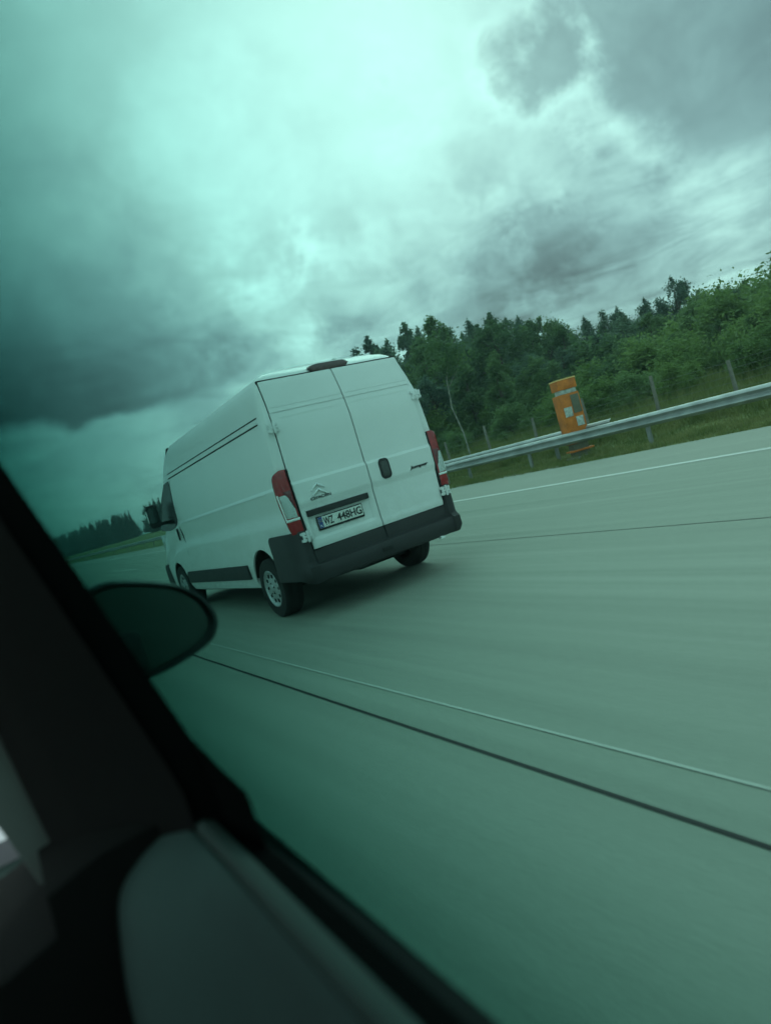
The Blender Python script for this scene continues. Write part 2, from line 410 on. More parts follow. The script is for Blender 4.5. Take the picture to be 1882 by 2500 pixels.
# grass blades on the verge
def blades(name, n, xr, yr, hr, m, seed):
    g = np.random.default_rng(seed)
    x = g.uniform(*xr, n); y = yr[0] + (yr[1] - yr[0]) * g.random(n) ** 1.2; h = g.uniform(*hr, n) * (.55 + .9 * np.abs(np.sin(x * 2.1 + np.sin(y * .7) * 2) * np.cos(y * .9 + x)))
    zz = np.interp(x, [9.0, 10.9, 13.5, 17, 30, 60], [-.02, .02, .40, .85, 1.0, 1.0]); a = g.uniform(0, 6.28, n); w = g.uniform(.006, .016, n); l = g.normal(0, .35, (n, 2)) * h[:, None]
    A = np.stack([x - np.cos(a) * w, y - np.sin(a) * w, zz - .01], 1); B = np.stack([x + np.cos(a) * w, y + np.sin(a) * w, zz - .01], 1); T = np.stack([x + l[:, 0], y + l[:, 1], zz + h], 1)
    co = np.stack([A, B, T], 1).reshape(-1); me = bpy.data.meshes.new(name)
    me.vertices.add(3 * n); me.vertices.foreach_set('co', co); me.loops.add(3 * n); me.loops.foreach_set('vertex_index', np.arange(3 * n)); me.polygons.add(n); me.polygons.foreach_set('loop_start', np.arange(n) * 3); me.polygons.foreach_set('loop_total', np.full(n, 3)); me.update()
    o = link(name, me, m); o['kind'] = 'stuff'; return o


tag(blades('verge_grass', 60000, (9.3, 12.6), (-4, 34), (.04, .16), GRASS, 3), 'short yellowish green grass along the motorway verge', 'grass', kind='stuff')
tag(blades('tall_grass', 60000, (11.6, 19), (-3, 40), (.15, .55), GRASS, 4), 'taller rough grass growing behind the guard rail', 'grass', kind='stuff')

# haze added for the glass veil: one closed box of even density round everything
HZ = bpy.data.materials.new('glass_veil_haze'); HZ.use_nodes = True; t = HZ.node_tree; t.nodes.clear()
o_ = t.nodes.new('ShaderNodeOutputMaterial'); pv = t.nodes.new('ShaderNodeVolumePrincipled'); pv.inputs['Color'].default_value = (.80, .95, .96, 1); pv.inputs['Density'].default_value = .0011
t.links.new(pv.outputs[0], o_.inputs['Volume'])
bm = bmesh.new(); box(bm, -1600, 1600, -700, 2600, -1.5, 16.5); o = finish(bm, 'haze', HZ); o['kind'] = 'stuff'; tag(o, 'added thin haze over the motorway, standing in for the veil on the glass', 'haze')

# ================================================================== GUARD RAIL, FENCE, COLUMN
WPROF = [(0, .31), (-.012, .30), (-.06, .265), (-.08, .235), (-.06, .205), (-.01, .165), (-.01, .145), (-.06, .105), (-.08, .075), (-.06, .045), (-.012, .01), (0, 0)]


def rail(name, X, z0, y0, y1, label, step, ypost, down_end=False):
    root = empty(name, (X, y0, 0)); tag(root, label, 'guard rail')
    bm = bmesh.new(); n = max(2, int((y1 - y0) / 8)); rings = []
    prof = WPROF + [(x + .004, zz) for x, zz in WPROF[::-1]]
    for i in range(n + 1):
        rings.append([(px, (y1 - y0) * i / n, z0 + pz) for px, pz in prof])
    loft(bm, rings); yy = ypost - y0
    while yy < min(y1 - y0, 110):
        loft(bm, [[(px - .005, yy + q, z0 + pz) for px, pz in prof] for q in (-.17, .17)])
        for bz in (.075, .235):
            for q in (-.11, -.05, .05, .11): box(bm, -.094, -.08, yy + q - .012, yy + q + .012, z0 + bz - .012, z0 + bz + .012)
        yy += step
    finish(bm, 'beam', GALV, root, smooth=50)
    me = None; y = ypost
    while y < min(y1, 200):
        if me is None:
            bm = bmesh.new(); box(bm, .0, .06, -.05, .05, -.2, z0 + .27); box(bm, .0, .055, -.05, -.042, z0 + .02, z0 + .28)
            po = finish(bm, 'post', GALVP, root, bevel=.004, loc=(.012, y - y0, 0)); me = po.data
        else:
            po = bpy.data.objects.new('post', me); COL.objects.link(po); po.parent = root; po.location = (.012, y - y0, 0)
        y += step if y < 60 else step * 2
    return root


rail('guard_rail', 10.25, .44, -40, 420, 'grey corrugated steel guard rail running along the whole verge', 4, -36)
rail('guard_rail', 10.85, .52, 5.4, 46, 'short second guard rail starting just behind the main one beside the orange post', 4, 7.5)

# wildlife fence: posts measured from the photograph, wires between
fr = empty('wildlife_fence', (12.6, 0, 0)); tag(fr, 'thin wire fence on weathered posts between the guard rail and the bushes', 'fence')
ys = [-1.6, .7, 3.0, 5.2, 7.6, 9.8, 12.1, 14.5, 17, 20, 23, 26.5, 30, 34, 38, 42, 47, 52]
for i, y in enumerate(ys):
    bm = bmesh.new(); h = 1.28 + .12 * math.sin(i * 2.3); lx = .03 * math.sin(i * 1.7); ly = .05 * math.cos(i * 2.9)
    tube(bm, [(0, 0, -.3), (lx * .5, ly * .5, h * .5), (lx, ly, h)], [.052, .05, .046], 8)
    finish(bm, 'post', WOODP, fr, smooth=50, loc=(0, y, ground_z(12.6)))
for k in range(7):
    bm = bmesh.new(); zz = ground_z(12.6) + .1 + .17 * k
    tube(bm, [(-.055, y, zz + .012 * math.sin(j * 3 + k)) for j, y in enumerate(ys)], .0035, 5)
    finish(bm, 'wire', WIRE, fr, smooth=60)

# orange post behind the guard rail
cx, cy = 10.62, 6.45
root = empty('roadside_post', (cx, cy, 0), (0, 0, R(-20)))
tag(root, 'tall orange roadside post with pale square panels standing behind the guard rail', 'roadside post')
bm = bmesh.new(); box(bm, -.30, .30, -.19, .19, .42, 1.78); finish(bm, 'column', ORANGE, root, bevel=.02)
bm = bmesh.new(); box(bm, -.21, .26, -.17, .17, 1.782, 1.90); finish(bm, 'collar', PANELW, root, bevel=.01)
bm = bmesh.new(); box(bm, -.26, .29, -.21, .21, 1.90, 2.16); finish(bm, 'cap', ORANGE, root, bevel=.015)
bm = bmesh.new(); box(bm, -.27, .30, -.22, .22, 2.162, 2.19); finish(bm, 'cap_rim', mat('faded_orange', (.85, .55, .2), .5), root, bevel=.006)
bm = bmesh.new(); box(bm, .02, .26, -.206, -.195, 1.22, 1.72); finish(bm, 'olive_panel', PANELG, root, bevel=.003)
bm = bmesh.new(); box(bm, -.25, -.02, -.206, -.195, 1.16, 1.42); finish(bm, 'white_panel', PANELW, root, bevel=.003)
bm = bmesh.new(); box(bm, .03, .24, -.207, -.195, .86, 1.12); finish(bm, 'white_panel', PANELW, root, bevel=.003)
bm = bmesh.new(); box(bm, -.22, .22, -.15, .15, .06, .42); finish(bm, 'pedestal', PANELG, root, bevel=.01)
bm = bmesh.new(); box(bm, -.30, .34, -.20, .20, .20, .25); finish(bm, 'foot_flange', ORANGE, root, bevel=.006)
bm = bmesh.new(); box(bm, -.34, .34, -.24, .24, -.05, .06); finish(bm, 'base', mat('concrete_base', (.3, .3, .28), .9, var=(5, .2)), root, bevel=.01)


# ================================================================== TREES AND BUSHES
def leafcloud(n, centers, size, g, flat=.0):
    """n small leaf quads spread over the shells of many clumps; centres rows are (x, y, z, r)"""
    c = centers[g.choice(len(centers), n, p=(centers[:, 3] ** 2) / (centers[:, 3] ** 2).sum())]
    d = g.normal(size=(n, 3)); d /= np.linalg.norm(d, axis=1)[:, None]
    p = c[:, :3] + (d * .55 * g.random((n, 1)) ** .5 + g.normal(size=(n, 3)) * .36) * c[:, 3:4] * np.array([1.05, 1.05, 1.25])
    k = g.random(n) < .05; p[k] += g.normal(size=(k.sum(), 3)) * c[k, 3:4] * .3
    nrm = d * .6 + g.normal(size=(n, 3)) * .7 + np.array([0, 0, .3]); nrm /= np.linalg.norm(nrm, axis=1)[:, None]
    a = np.cross(nrm, g.normal(size=(n, 3))); a /= np.linalg.norm(a, axis=1)[:, None]; b = np.cross(nrm, a)
    s = size * g.uniform(.6, 1.4, (n, 1)); a = a * s; b = b * s * .55
    co = np.stack([p - a, p - b * .9, p + a, p + b * .9], 1)
    return co


def quads(name, co):
    n = len(co); me = bpy.data.meshes.new(name)
    me.vertices.add(4 * n); me.vertices.foreach_set('co', co.reshape(-1).astype(np.float32)); me.loops.add(4 * n); me.loops.foreach_set('vertex_index', np.arange(4 * n))
    me.polygons.add(n); me.polygons.foreach_set('loop_start', np.arange(n) * 4); me.polygons.foreach_set('loop_total', np.full(n, 4)); me.update()
    return me


def tree_proto(h, w, n, leaf, seed, m, style):
    g = np.random.default_rng(seed); cs = []
    root = empty('tree', (0, 0, 0)); bm = bmesh.new(); top = h * (.9 if style != 'bush' else .6)
    bend = g.normal(0, .02 * h, 2)
    trunk = [(bend[0] * t_ ** 2, bend[1] * t_ ** 2, top * t_ - .3) for t_ in (0, .25, .5, .75, 1)]
    r0 = .028 * h if style != 'bush' else .04
    tube(bm, trunk, [r0, r0 * .8, r0 * .6, r0 * .4, r0 * .12], 8)
    nl = {'broad': 46, 'spire': 50, 'bush': 22, 'conifer': 40, 'poplar': 52}[style]
    for i in range(nl):
        t_ = (i + g.random()) / nl; a = g.uniform(0, 6.28)
        if style == 'broad': z0 = h * (.18 + .74 * t_); rr = w * .5 * math.sin(math.pi * (.14 + .80 * t_)) ** .7; cr_ = w * g.uniform(.07, .19) * (1.15 - .5 * t_)
        elif style == 'poplar': z0 = h * (.14 + .83 * t_); rr = w * .46 * (1.02 - t_) ** .55 * min(1, .4 + 2 * t_); cr_ = w * g.uniform(.07, .19) * (1.2 - .7 * t_)
        elif style == 'spire': z0 = h * (.12 + .86 * t_); rr = w * .5 * (1 - t_) ** .8 + .1; cr_ = w * (.24 * (1 - t_) + .06) * g.uniform(.7, 1.2)
        elif style == 'conifer': z0 = h * (.05 + .94 * t_); rr = w * .42 * (1 - t_); cr_ = w * (.22 * (1 - t_) + .03)
        else: z0 = h * (.08 + .72 * t_); rr = w * .5 * math.cos(t_ * 1.2) ** .8; cr_ = w * g.uniform(.10, .22)
        rr *= g.uniform(.35, 1.1); p = (math.cos(a) * rr, math.sin(a) * rr, z0)
        cs.append((*p, cr_))
        if style != 'conifer' and i % 2 == 0:
            tb = max(0, (z0 / h - .14)); k = min(.95, tb / .9)
            q = Vector((bend[0] * k * k, bend[1] * k * k, top * k - .3)); mid = q.lerp(Vector(p), .5) + Vector((0, 0, .05 * h * .5))
            tube(bm, [q, mid, Vector(p)], [r0 * .35 * (1 - k * .6), r0 * .22 * (1 - k * .5), r0 * .06], 5)
    if style in ('broad', 'poplar'): cs += [(bend[0], bend[1], h * .985, w * .045), (bend[0], bend[1] + .1, h * .95, w * .06), (bend[0] + w * .07, bend[1], h * .91, w * .08), (bend[0] - w * .1, bend[1], h * .87, w * .09)]
    finish(bm, 'trunk', BARK, root, smooth=60)
    link('crown', quads('crown', leafcloud(n, np.array(cs), leaf, g)), m, root)
    return root


def clone(root, loc, rz, sc, sz=None):
    o = root.copy(); COL.objects.link(o); o.location = loc; o.rotation_euler = (0, 0, rz); o.scale = (sc, sc, sz or sc)
    for ch in root.children:
        c = ch.copy(); COL.objects.link(c); c.parent = o
    return o


def place(protos, used, k, loc, rz, sc, sz=None):
    if k not in used:
        used.add(k); o = protos[k]; o.location = loc; o.rotation_euler = (0, 0, rz); o.scale = (sc, sc, sz or sc); return o
    return clone(protos[k], loc, rz, sc, sz)


BT = [tree_proto(12, 6.5, 19000, .13, 21, LEAFD, 'broad'), tree_proto(12, 5, 16000, .13, 22, LEAFD, 'spire'), tree_proto(12, 7, 19000, .13, 23, LEAFM, 'broad'),
      tree_proto(12, 4.6, 16000, .13, 24, LEAFD, 'poplar'), tree_proto(12, 5.6, 16000, .13, 25, LEAFM, 'poplar')]
BB = [tree_proto(3, 3.4, 12000, .075, 31, LEAFB, 'bush'), tree_proto(3, 3.0, 12000, .075, 32, LEAFM, 'bush'), tree_proto(3, 3.8, 12000, .075, 33, LEAFB, 'bush')]
CT = [tree_proto(12, 5.0, 3500, .22, 41, NEEDLE, 'conifer'), tree_proto(12, 4.4, 3500, .22, 42, NEEDLE, 'conifer')]
usedT, usedB, usedC = set(), set(), set()
NAMES = ['dense round dark tree', 'narrow pointed dark tree', 'spreading mid green tree', 'slim upright dark tree', 'slim upright mid green tree']


def at(b, dist):
    return CAM.x + dist * math.sin(R(b)), CAM.y + dist * math.cos(R(b))


# skyline trees: bearing, elevation of the tip, kind, distance; read off the photograph's skyline
sky_t = [(31.5, 10.0, 3, 62), (33.1, 10.5, 1, 60), (34.6, 11.0, 3, 58), (36.2, 10.2, 0, 56), (37.6, 11.3, 3, 52), (39.0, 10.4, 0, 52), (40.2, 11.0, 4, 50), (41.3, 9.9, 1, 50), (42.6, 9.7, 0, 48),
         (43.6, 9.2, 3, 47), (44.6, 9.9, 3, 46), (45.8, 9.0, 0, 46), (47.2, 8.7, 0, 46), (48.6, 8.2, 2, 45), (50.0, 7.5, 0, 46), (51.6, 7.0, 0, 46), (53.2, 7.2, 1, 45), (54.6, 6.9, 0, 45), (56.2, 6.9, 0, 44),
         (57.4, 6.4, 1, 44), (58.5, 7.7, 0, 44), (60.1, 6.2, 2, 43), (61.6, 6.0, 2, 43), (63.2, 5.8, 2, 42), (64.8, 5.5, 2, 42), (66.6, 5.4, 2, 41), (68.5, 5.2, 2, 40), (71, 5.2, 2, 40), (74, 5.2, 0, 40)]
PLACE = ['by the van roof', 'right beside the van', 'near the middle of the wood', 'behind the orange post', 'far along the wood to the right', 'at the right border of the wood']
ORD = ('first second third fourth fifth sixth seventh eighth ninth tenth eleventh twelfth thirteenth fourteenth fifteenth sixteenth seventeenth eighteenth nineteenth twentieth '
       'twenty-first twenty-second twenty-third twenty-fourth twenty-fifth twenty-sixth twenty-seventh twenty-eighth twenty-ninth thirtieth thirty-first thirty-second').split()
for i, (b, e, k, dist) in enumerate(sky_t):
    x, y = at(b, dist); gz = 1.0; h = CAM.z + dist * math.tan(R(e)) - gz; s = h / 12.3
    o = place(BT, usedT, k, (x, y, gz), random.uniform(0, 6.28), s * random.uniform(1.0, 1.12), s)
    zone = 0 if b < 34 else 1 if b < 40 else 2 if b < 46 else 3 if b < 51 else 4 if b < 60 else 5
    tag(o, NAMES[k] + ', ' + ORD[i] + ' on the skyline counting right from the van roof', 'tree', 'trees on the skyline of the wood')
# rows filling the wood in front of them
fill = []
for row, (off, el, jit) in enumerate(((-5, -.9, .8), (-9, -2.3, .8), (-14, -3.8, .7))):
    b = 33.
    while b < 75:
        e0 = float(np.interp(b, [q[0] for q in sky_t], [q[1] for q in sky_t])); dist = float(np.interp(b, [q[0] for q in sky_t], [q[3] for q in sky_t])) + off + random.uniform(-1.5, 1.5)
        fill.append((b, max(3.6, e0 + el + random.uniform(-jit, jit)), dist, row)); b += random.uniform(2.1, 3.2)
for b, e, dist, row in fill:
    x, y = at(b, dist); h = CAM.z + dist * math.tan(R(e)) - 1.0; k = random.choice([0, 2, 0, 4] if b < 52 else [2, 2, 0]); s = h / 12.3
    o = place(BT, usedT, k, (x, y, 1.0), random.uniform(0, 6.28), s * random.uniform(1.15, 1.5), s)
    tag(o, 'leafy tree inside the wood, below the skyline trees and above the bushes', 'tree', 'trees inside the wood')
# bushes at the foot of the wood, behind the fence
cntr = [0] * 4
for row, (Xo, hh, jj, X1) in enumerate(((15.6, 1.35, .3, 17.2), (19.0, 2.4, .45, 20.6), (23.5, 3.0, .5, 26), (29, 3.4, .5, 32))):
    y = -3.5
    while y < (34 if row < 2 else 44):
        k = random.choice([0, 1, 2] if y < 16 else [1, 1, 0]); X = random.uniform(Xo, X1); h = hh * random.uniform(1 - jj * .6, 1 + jj * .5)
        if row == 0 and random.random() < .25: y += 1.6; continue
        s = h / 3.0
        o = place(BB, usedB, k, (X, y, ground_z(X) - .05), random.uniform(0, 6.28), s * random.uniform(1.05, 1.35), s)
        cntr[row] += 1; od = ORD[min(31, cntr[row] - 1)]
        tag(o, ['low rounded bush behind the wire fence, ' + od + ' along it from the right border', 'shrub of the second row behind the fence, ' + od + ' from the right border', 'shrub between the front bushes and the trees', 'tall shrub at the foot of the trees'][row], 'bush', ['bushes along the wire fence', 'second row of shrubs', 'third row of shrubs', 'shrubs at the foot of the wood'][row])
        y += random.uniform(1.1, 1.9) * (1 + .16 * row)
# pale trunk
x, y = at(40.2, 27); bm = bmesh.new(); root = empty('birch', (x, y, ground_z(x)))
tag(root, 'single slender pale birch trunk standing in front of the wood right of the van', 'tree')
tube(bm, [(0, 0, -.2), (.05, .1, 1.2), (-.10, .2, 2.3), (.02, .2, 3.4), (.25, .1, 4.2)], [.036, .032, .028, .022, .012], 8)
tube(bm, [(.0, .2, 3.1), (.5, .0, 3.7), (.8, -.1, 4.4)], [.018, .012, .006], 6)
finish(bm, 'trunk', BIRCH, root, smooth=60)
g = np.random.default_rng(5); link('crown', quads('crown', leafcloud(1500, np.array([(.3, .1, 4.3, .7), (.7, 0, 4.3, .6), (.1, .2, 3.9, .4), (-.1, .3, 4.9, .5)]), .07, g)), LEAFM, root)
# dark wood far ahead on the left, as single conifers in three ranks
for i in range(150):
    y = 60 + (i / 150) ** 1.2 * 420; X = random.uniform(33, 43); dist = math.hypot(X - CAM.x, y - CAM.y)
    e = float(np.interp(dist, [60, 110, 170, 400], [5.0, 3.7, 2.25, 1.6])) + random.uniform(-.13, .10); h = CAM.z + dist * math.tan(R(e)) - 1
    s = h / 12.0; o = place(CT, usedC, random.choice([0, 1]), (X, y, 1.0), random.uniform(0, 6.28), s * random.uniform(1.2, 1.8), s)
    tag(o, 'dark conifer in the distant wood ahead of the van', 'tree', 'dark conifers of the distant wood')

# ================================================================== VAN
van = empty('cargo_van', (0, 0, .0146), (-.0146, 0, 0))
tag(van, 'white high-roof panel van with double rear doors, driving ahead in the next lane', 'van')


def lean(z):
    t_ = max(0., min(1., (z - 1.85) / .58)); return .117 * t_ ** 1.6 + max(0, z - 2.43) * .9


HALF = [(.0, .30), (.86, .30), (.955, .34), (.99, .42), (1.005, .62), (1.012, .95), (1.016, 1.02), (1.000, 1.06), (1.002, 1.20), (1.024, 1.335), (1.022, 1.355), (1.001, 1.385), (.998, 1.55), (.985, 1.75), (.968, 1.95), (.957, 2.06), (.948, 2.10), (.932, 2.20), (.908, 2.33), (.882, 2.41), (.83, 2.475), (.75, 2.512), (.5, 2.54), (0., 2.55)]
TOP = 2.55


def van_ring(y, zmax, inset, wide=1., nose=0.):
    pts = []
    for x, z in HALF[1:-1] + [HALF[-1]]:
        if y < .7: z = max(z, .47)
        zz = z if zmax >= TOP else (z if z < .6 else .6 + (z - .6) * (zmax - .6) / (TOP - .6))
        xx = (x - inset * min(1., x)) * wide
        yy = y + (lean(z) if y < .3 else 0) * (1 if y < .12 else max(0, (.3 - y) / .18))
        pts.append((xx, yy, zz))
    left = [(-x, yy, zz) for x, yy, zz in pts[:-1]]
    return [(x, yy, zz) for x, yy, zz in pts] + left[::-1]


st = [(0.012, TOP, .07), (.022, TOP, .035), (.045, TOP, .014), (.09, TOP, .003), (.16, TOP, 0), (.32, TOP, 0), (.66, TOP, 0), (1.36, TOP, 0), (1.6, TOP, 0), (2.6, TOP, 0), (3.7, TOP, 0, 1, 0)]
st += [(3.95, 2.49, .0), (4.15, 2.38, .0), (4.40, 2.16, .0), (4.70, 1.82, .005), (4.95, 1.52, .01), (5.15, 1.36, .02), (5.35, 1.24, .05), (5.50, 1.08, .10), (5.58, .90, .16)]
rings = [van_ring(s[0], s[1], s[2]) for s in st]
bm = bmesh.new(); vr = loft(bm, rings, caps=False)
n = len(vr[0])
for r0 in (vr[0], vr[-1]):   # close both ends with rows of quads
    half = n // 2; L = list(range(0, half + 1)); Rr = [(-i - 1) % n for i in range(half + 1)]
    for i in range(half):
        q = [r0[i], r0[i + 1], r0[(n - 2 - i) % n], r0[(n - 1 - i) % n]]; q2 = []
        for v in q:
            if v not in q2: q2.append(v)
        if len(q2) > 2:
            try: bm.faces.new(q2)
            except ValueError: pass
body = finish(bm, 'body', [WHITE, UNDER], van, smooth=28)
cut = bmesh.new()
for sx in (-1, 1):
    for wy, rr in ((1.0, .42), (4.6, .42)):
        rings = [[(sx * xx, wy + rr * math.cos(a), .36 + rr * 1.04 * math.sin(a)) for a in [2 * math.pi * k / 40 for k in range(40)]] for xx in (.66, 1.2)]
        loft(cut, rings)
cutter = finish(cut, 'cutter', UNDER, van)
md = body.modifiers.new('arches', 'BOOLEAN'); md.object = cutter; md.operation = 'DIFFERENCE'; md.solver = 'EXACT'
bpy.context.view_layer.update(); dg = bpy.context.evaluated_depsgraph_get()
me = bpy.data.meshes.new_from_object(body.evaluated_get(dg)); body.modifiers.clear(); body.data = me
bpy.data.objects.remove(cutter)
while len(me.materials) > 1: me.materials.pop()
me.materials[0] = WHITE; me.materials.append(UNDER)
for p_ in me.polygons: p_.material_index = 1 if (p_.normal.z < -.6 and p_.center.z < .6) else 0
for sx in (-1, 1):
    for wy in (1.0, 4.6):
        bm = bmesh.new(); A = [R(14) + R(152) * k / 36 for k in range(37)]
        rings = [[(sx * xx, wy + rr * math.cos(a), .36 + rr * 1.04 * math.sin(a)) for a in A] for xx, rr in ((.985, .419), (.985, .408), (.67, .408))]
        loft(bm, rings, closed=False, caps=False)
        bm.faces.new([bm.verts.new((sx * .675, wy + .405 * math.cos(a), .36 + .42 * math.sin(a))) for a in A])
        finish(bm, 'wheel_arch_liner', UNDER, van, smooth=50)
# underside
bm = bmesh.new(); box(bm, -.50, .50, .35, 5.2, .30, .47); box(bm, -.80, .80, .94, 1.06, .26, .36); box(bm, -.3, .3, .2, .62, .30, .40); box(bm, .1, .2, .3, 1.6, .30, .36)
finish(bm, 'underbody', UNDER, van, bevel=.02)

# rear doors
def door_half(z):
    return float(np.interp(z, [.69, 1.16, 1.40, 1.94, 2.43], [.838, .868, .876, .868, .846]))


def relief(x, z):
    """outward bulge of the door skin, metres"""
    ax = abs(x); e = .0
    f = lambda a, b, t_: max(0., min(1., (t_ - a) / (b - a)))
    band = f(1.385, 1.355, z) * f(1.09, 1.155, z); e += .017 * band
    e -= .004 * f(2.035, 2.02, z) * f(1.40, 1.43, z) * f(.05, .07, ax) * (1 - f(door_half(z) - .07, door_half(z) - .05, ax))
    if x < 0:      # recess for the number plate
        e -= .020 * f(.77, .80, z) * f(1.075, 1.07, z) * f(.06, .085, ax) * (1 - f(.79, .815, ax)) * 1.
        e -= .017 * f(1.10, 1.075, z) * band * 0
    e += .006 * f(.78, .72, z)
    for gz, gw, gd in ((2.085, .008, .011), (2.135, .006, .004)):
        if abs(z - gz) < gw: e -= gd
    e += .010 * (1 - (ax / .9) ** 2)
    return e


zrows = sorted(set([round(q, 4) for q in list(np.arange(.69, 2.431, .03)) + [1.355, 1.385, 1.09, 1.155, 2.02, 2.035, 2.0765, 2.0775, 2.0925, 2.0935, 2.1285, 2.1295, 2.1405, 2.1415, 1.07, 1.075, .77, .80, .72, 2.43]]))
for sx, nm in ((-1, 'l'), (1, 'r')):
    bm = bmesh.new(); grid = []; fr_ = [0, .01, .03, .075, .1] + list(np.arange(.15, .86, .05)) + [.9, .925, .95, .975, .99, 1]
    for z in zrows:
        w = door_half(z); row = []
        for t_ in fr_:
            x = .006 + (w - .006) * t_; rnd = .010 * (max(0, (.012 - abs(t_ * w - 0)) / .012) + max(0, (t_ - .985) / .015)) + .006 * (1 if z in (zrows[0], zrows[-1]) else 0)
            row.append(bm.verts.new((sx * x, lean(z) - .014 - relief(sx * x, z) + rnd, z)))
        grid.append(row)
    for a, b in zip(grid, grid[1:]):
        for i in range(len(fr_) - 1): bm.faces.new((a[i], a[i + 1], b[i + 1], b[i]) if sx > 0 else (a[i + 1], a[i], b[i], b[i + 1]))
    # give it thickness
    back = {}
    edge = [e for e in bm.edges if len(e.link_faces) == 1]
    ret = bmesh.ops.extrude_edge_only(bm, edges=edge)
    for v in [q for q in ret['geom'] if isinstance(q, bmesh.types.BMVert)]: v.co.y += .024
    d_ = finish(bm, 'rear_door', WHITE, van, smooth=24)
    if sx < 0: d_['label'] = 'left rear door carrying the number plate and the badge'
    else: d_['label'] = 'right rear door with the dark oval handle'
# dark rubber round and between the doors
bm = bmesh.new(); zz = [.675, .9, 1.16, 1.4, 1.94, 2.2, 2.447]
for side in (-1, 1):
    rings = [[(side * (door_half(z) - .03), lean(z) + .002, z), (side * (door_half(z) + .007), lean(z) + .004, z), (side * (door_half(z) + .007), lean(z) + .03, z), (side * (door_half(z) - .03), lean(z) + .03, z)] for z in zz]
    loft(bm, rings)
rings = [[(-.03, lean(z) + .001, z), (.03, lean(z) + .001, z), (.03, lean(z) + .03, z), (-.03, lean(z) + .03, z)] for z in zz]; loft(bm, rings)
rings = [[(x, lean(2.42) - .004, 2.40), (x, lean(2.447) - .004, 2.447), (x, lean(2.447) + .03, 2.447), (x, lean(2.42) + .03, 2.40)] for x in (-.845, 0, .845)]; loft(bm, rings)
box(bm, -.84, .84, .0, .03, .672, .70)
finish(bm, 'door_seal', SEAM, van)

# bumper
def bprof(x):
    return [(.03, .685), (-.018, .682), (-.026, .66), (-.028, .56), (-.045, .545), (-.085, .538), (-.098, .52), (-.100, .42), (-.085, .375), (-.05, .36), (.08, .355), (.08, .5)]


xs = [-.88, -.6, -.3, -.1, .1, .3, .6, .88]
bm = bmesh.new(); rings = [[(x, y + .03 * (abs(x) / .88) ** 4, z) for y, z in bprof(x)] for x in xs]; loft(bm, rings)
bp_ = finish(bm, 'rear_bumper', BLACKP, van, smooth=35)
bm = bmesh.new(); box(bm, -.005, .005, -.034, -.02, .545, .684); finish(bm, 'bumper_seam', SEAM, bp_)
bm = bmesh.new(); box(bm, -.14, -.02, -.112, -.09, .435, .475); finish(bm, 'tow_eye_cover', UNDER, bp_, bevel=.005)
for sx in (-1, 1):
    bm = bmesh.new(); path = [(.872, -.022), (.92, -.020), (.965, -.005), (1.005, .035), (1.028, .09), (1.036, .2), (1.036, .40), (1.034, .56), (1.03, .615)]
    rings = []
    for i, (x, y) in enumerate(path):
        zt = .905 if i > 1 else (.90 if i == 1 else .89); k = .055 * max(0, 1 - i / 3.5); zb = .36 + (0 if i < 3 else .022 * (i - 2))
        zt2 = zt - (.0 if i < 8 else .02)
        nx, ny = (0, -1) if i < 2 else ((.4, -.9) if i == 2 else ((.75, -.66) if i == 3 else (1, -.2) if i == 4 else (1, 0)))
        o_x, o_y = nx * .045, ny * .045
        if i < 3: o_y = -.065
        rings.append([(sx * (x - .05 * (i > 3)), y + (.03 if i < 4 else 0), zt2), (sx * x, y, zt2), (sx * (x + nx * .006), y + ny * .006, zt2 - .02), (sx * (x + nx * .006), y + ny * .006, .58), (sx * (x + o_x * .25), y + o_y, .53), (sx * (x + o_x * .25), y + o_y, .42), (sx * (x - .02), y + o_y * .5, zb), (sx * (x - .09), y + .04, zb)])
    loft(bm, rings)
    finish(bm, 'bumper_corner', BLACKP, van, smooth=40)

# tail lamps
def lamp_shape(sx, z0, z1, off, u0f, u1f, nu=12, nz=22):
    """patch on the rounded rear corner, u metres outward from the door edge"""
    bm = bmesh.new(); g_ = []
    for j in range(nz + 1):
        z = z0 + (z1 - z0) * j / nz; row = []
        for i in range(nu + 1):
            u = u0f(z) + (u1f(z) - u0f(z)) * i / nu
            # corner path: flat, arc, side
            s0 = .075; rad = .06
            if u < s0: p, nn_ = (.885 + u, .0), (0, -1)
            elif u < s0 + rad * 1.5708: a = (u - s0) / rad; p, nn_ = (.885 + s0 + rad * math.sin(a), rad * (1 - math.cos(a))), (math.sin(a), -math.cos(a))
            else: p, nn_ = (.885 + s0 + rad, rad + (u - s0 - rad * 1.5708)), (1, 0)
            ed = min(i, nu - i, j, nz - j); o = off - (.010 if ed == 0 else .002 if ed == 1 else 0)
            row.append(bm.verts.new((sx * (p[0] + nn_[0] * o), p[1] + nn_[1] * o + lean(z) * .5, z)))
        g_.append(row)
    for a, b in zip(g_, g_[1:]):
        for i in range(nu): bm.faces.new((a[i], a[i + 1], b[i + 1], b[i]))
    ret = bmesh.ops.extrude_edge_only(bm, edges=[e for e in bm.edges if len(e.link_faces) == 1])
    c = Vector((sx * .93, .09, 0))
    for v in [q for q in ret['geom'] if isinstance(q, bmesh.types.BMVert)]:
        d = Vector((c.x - v.co.x, c.y - v.co.y, 0)).normalized() * .025; v.co += d
    return bm


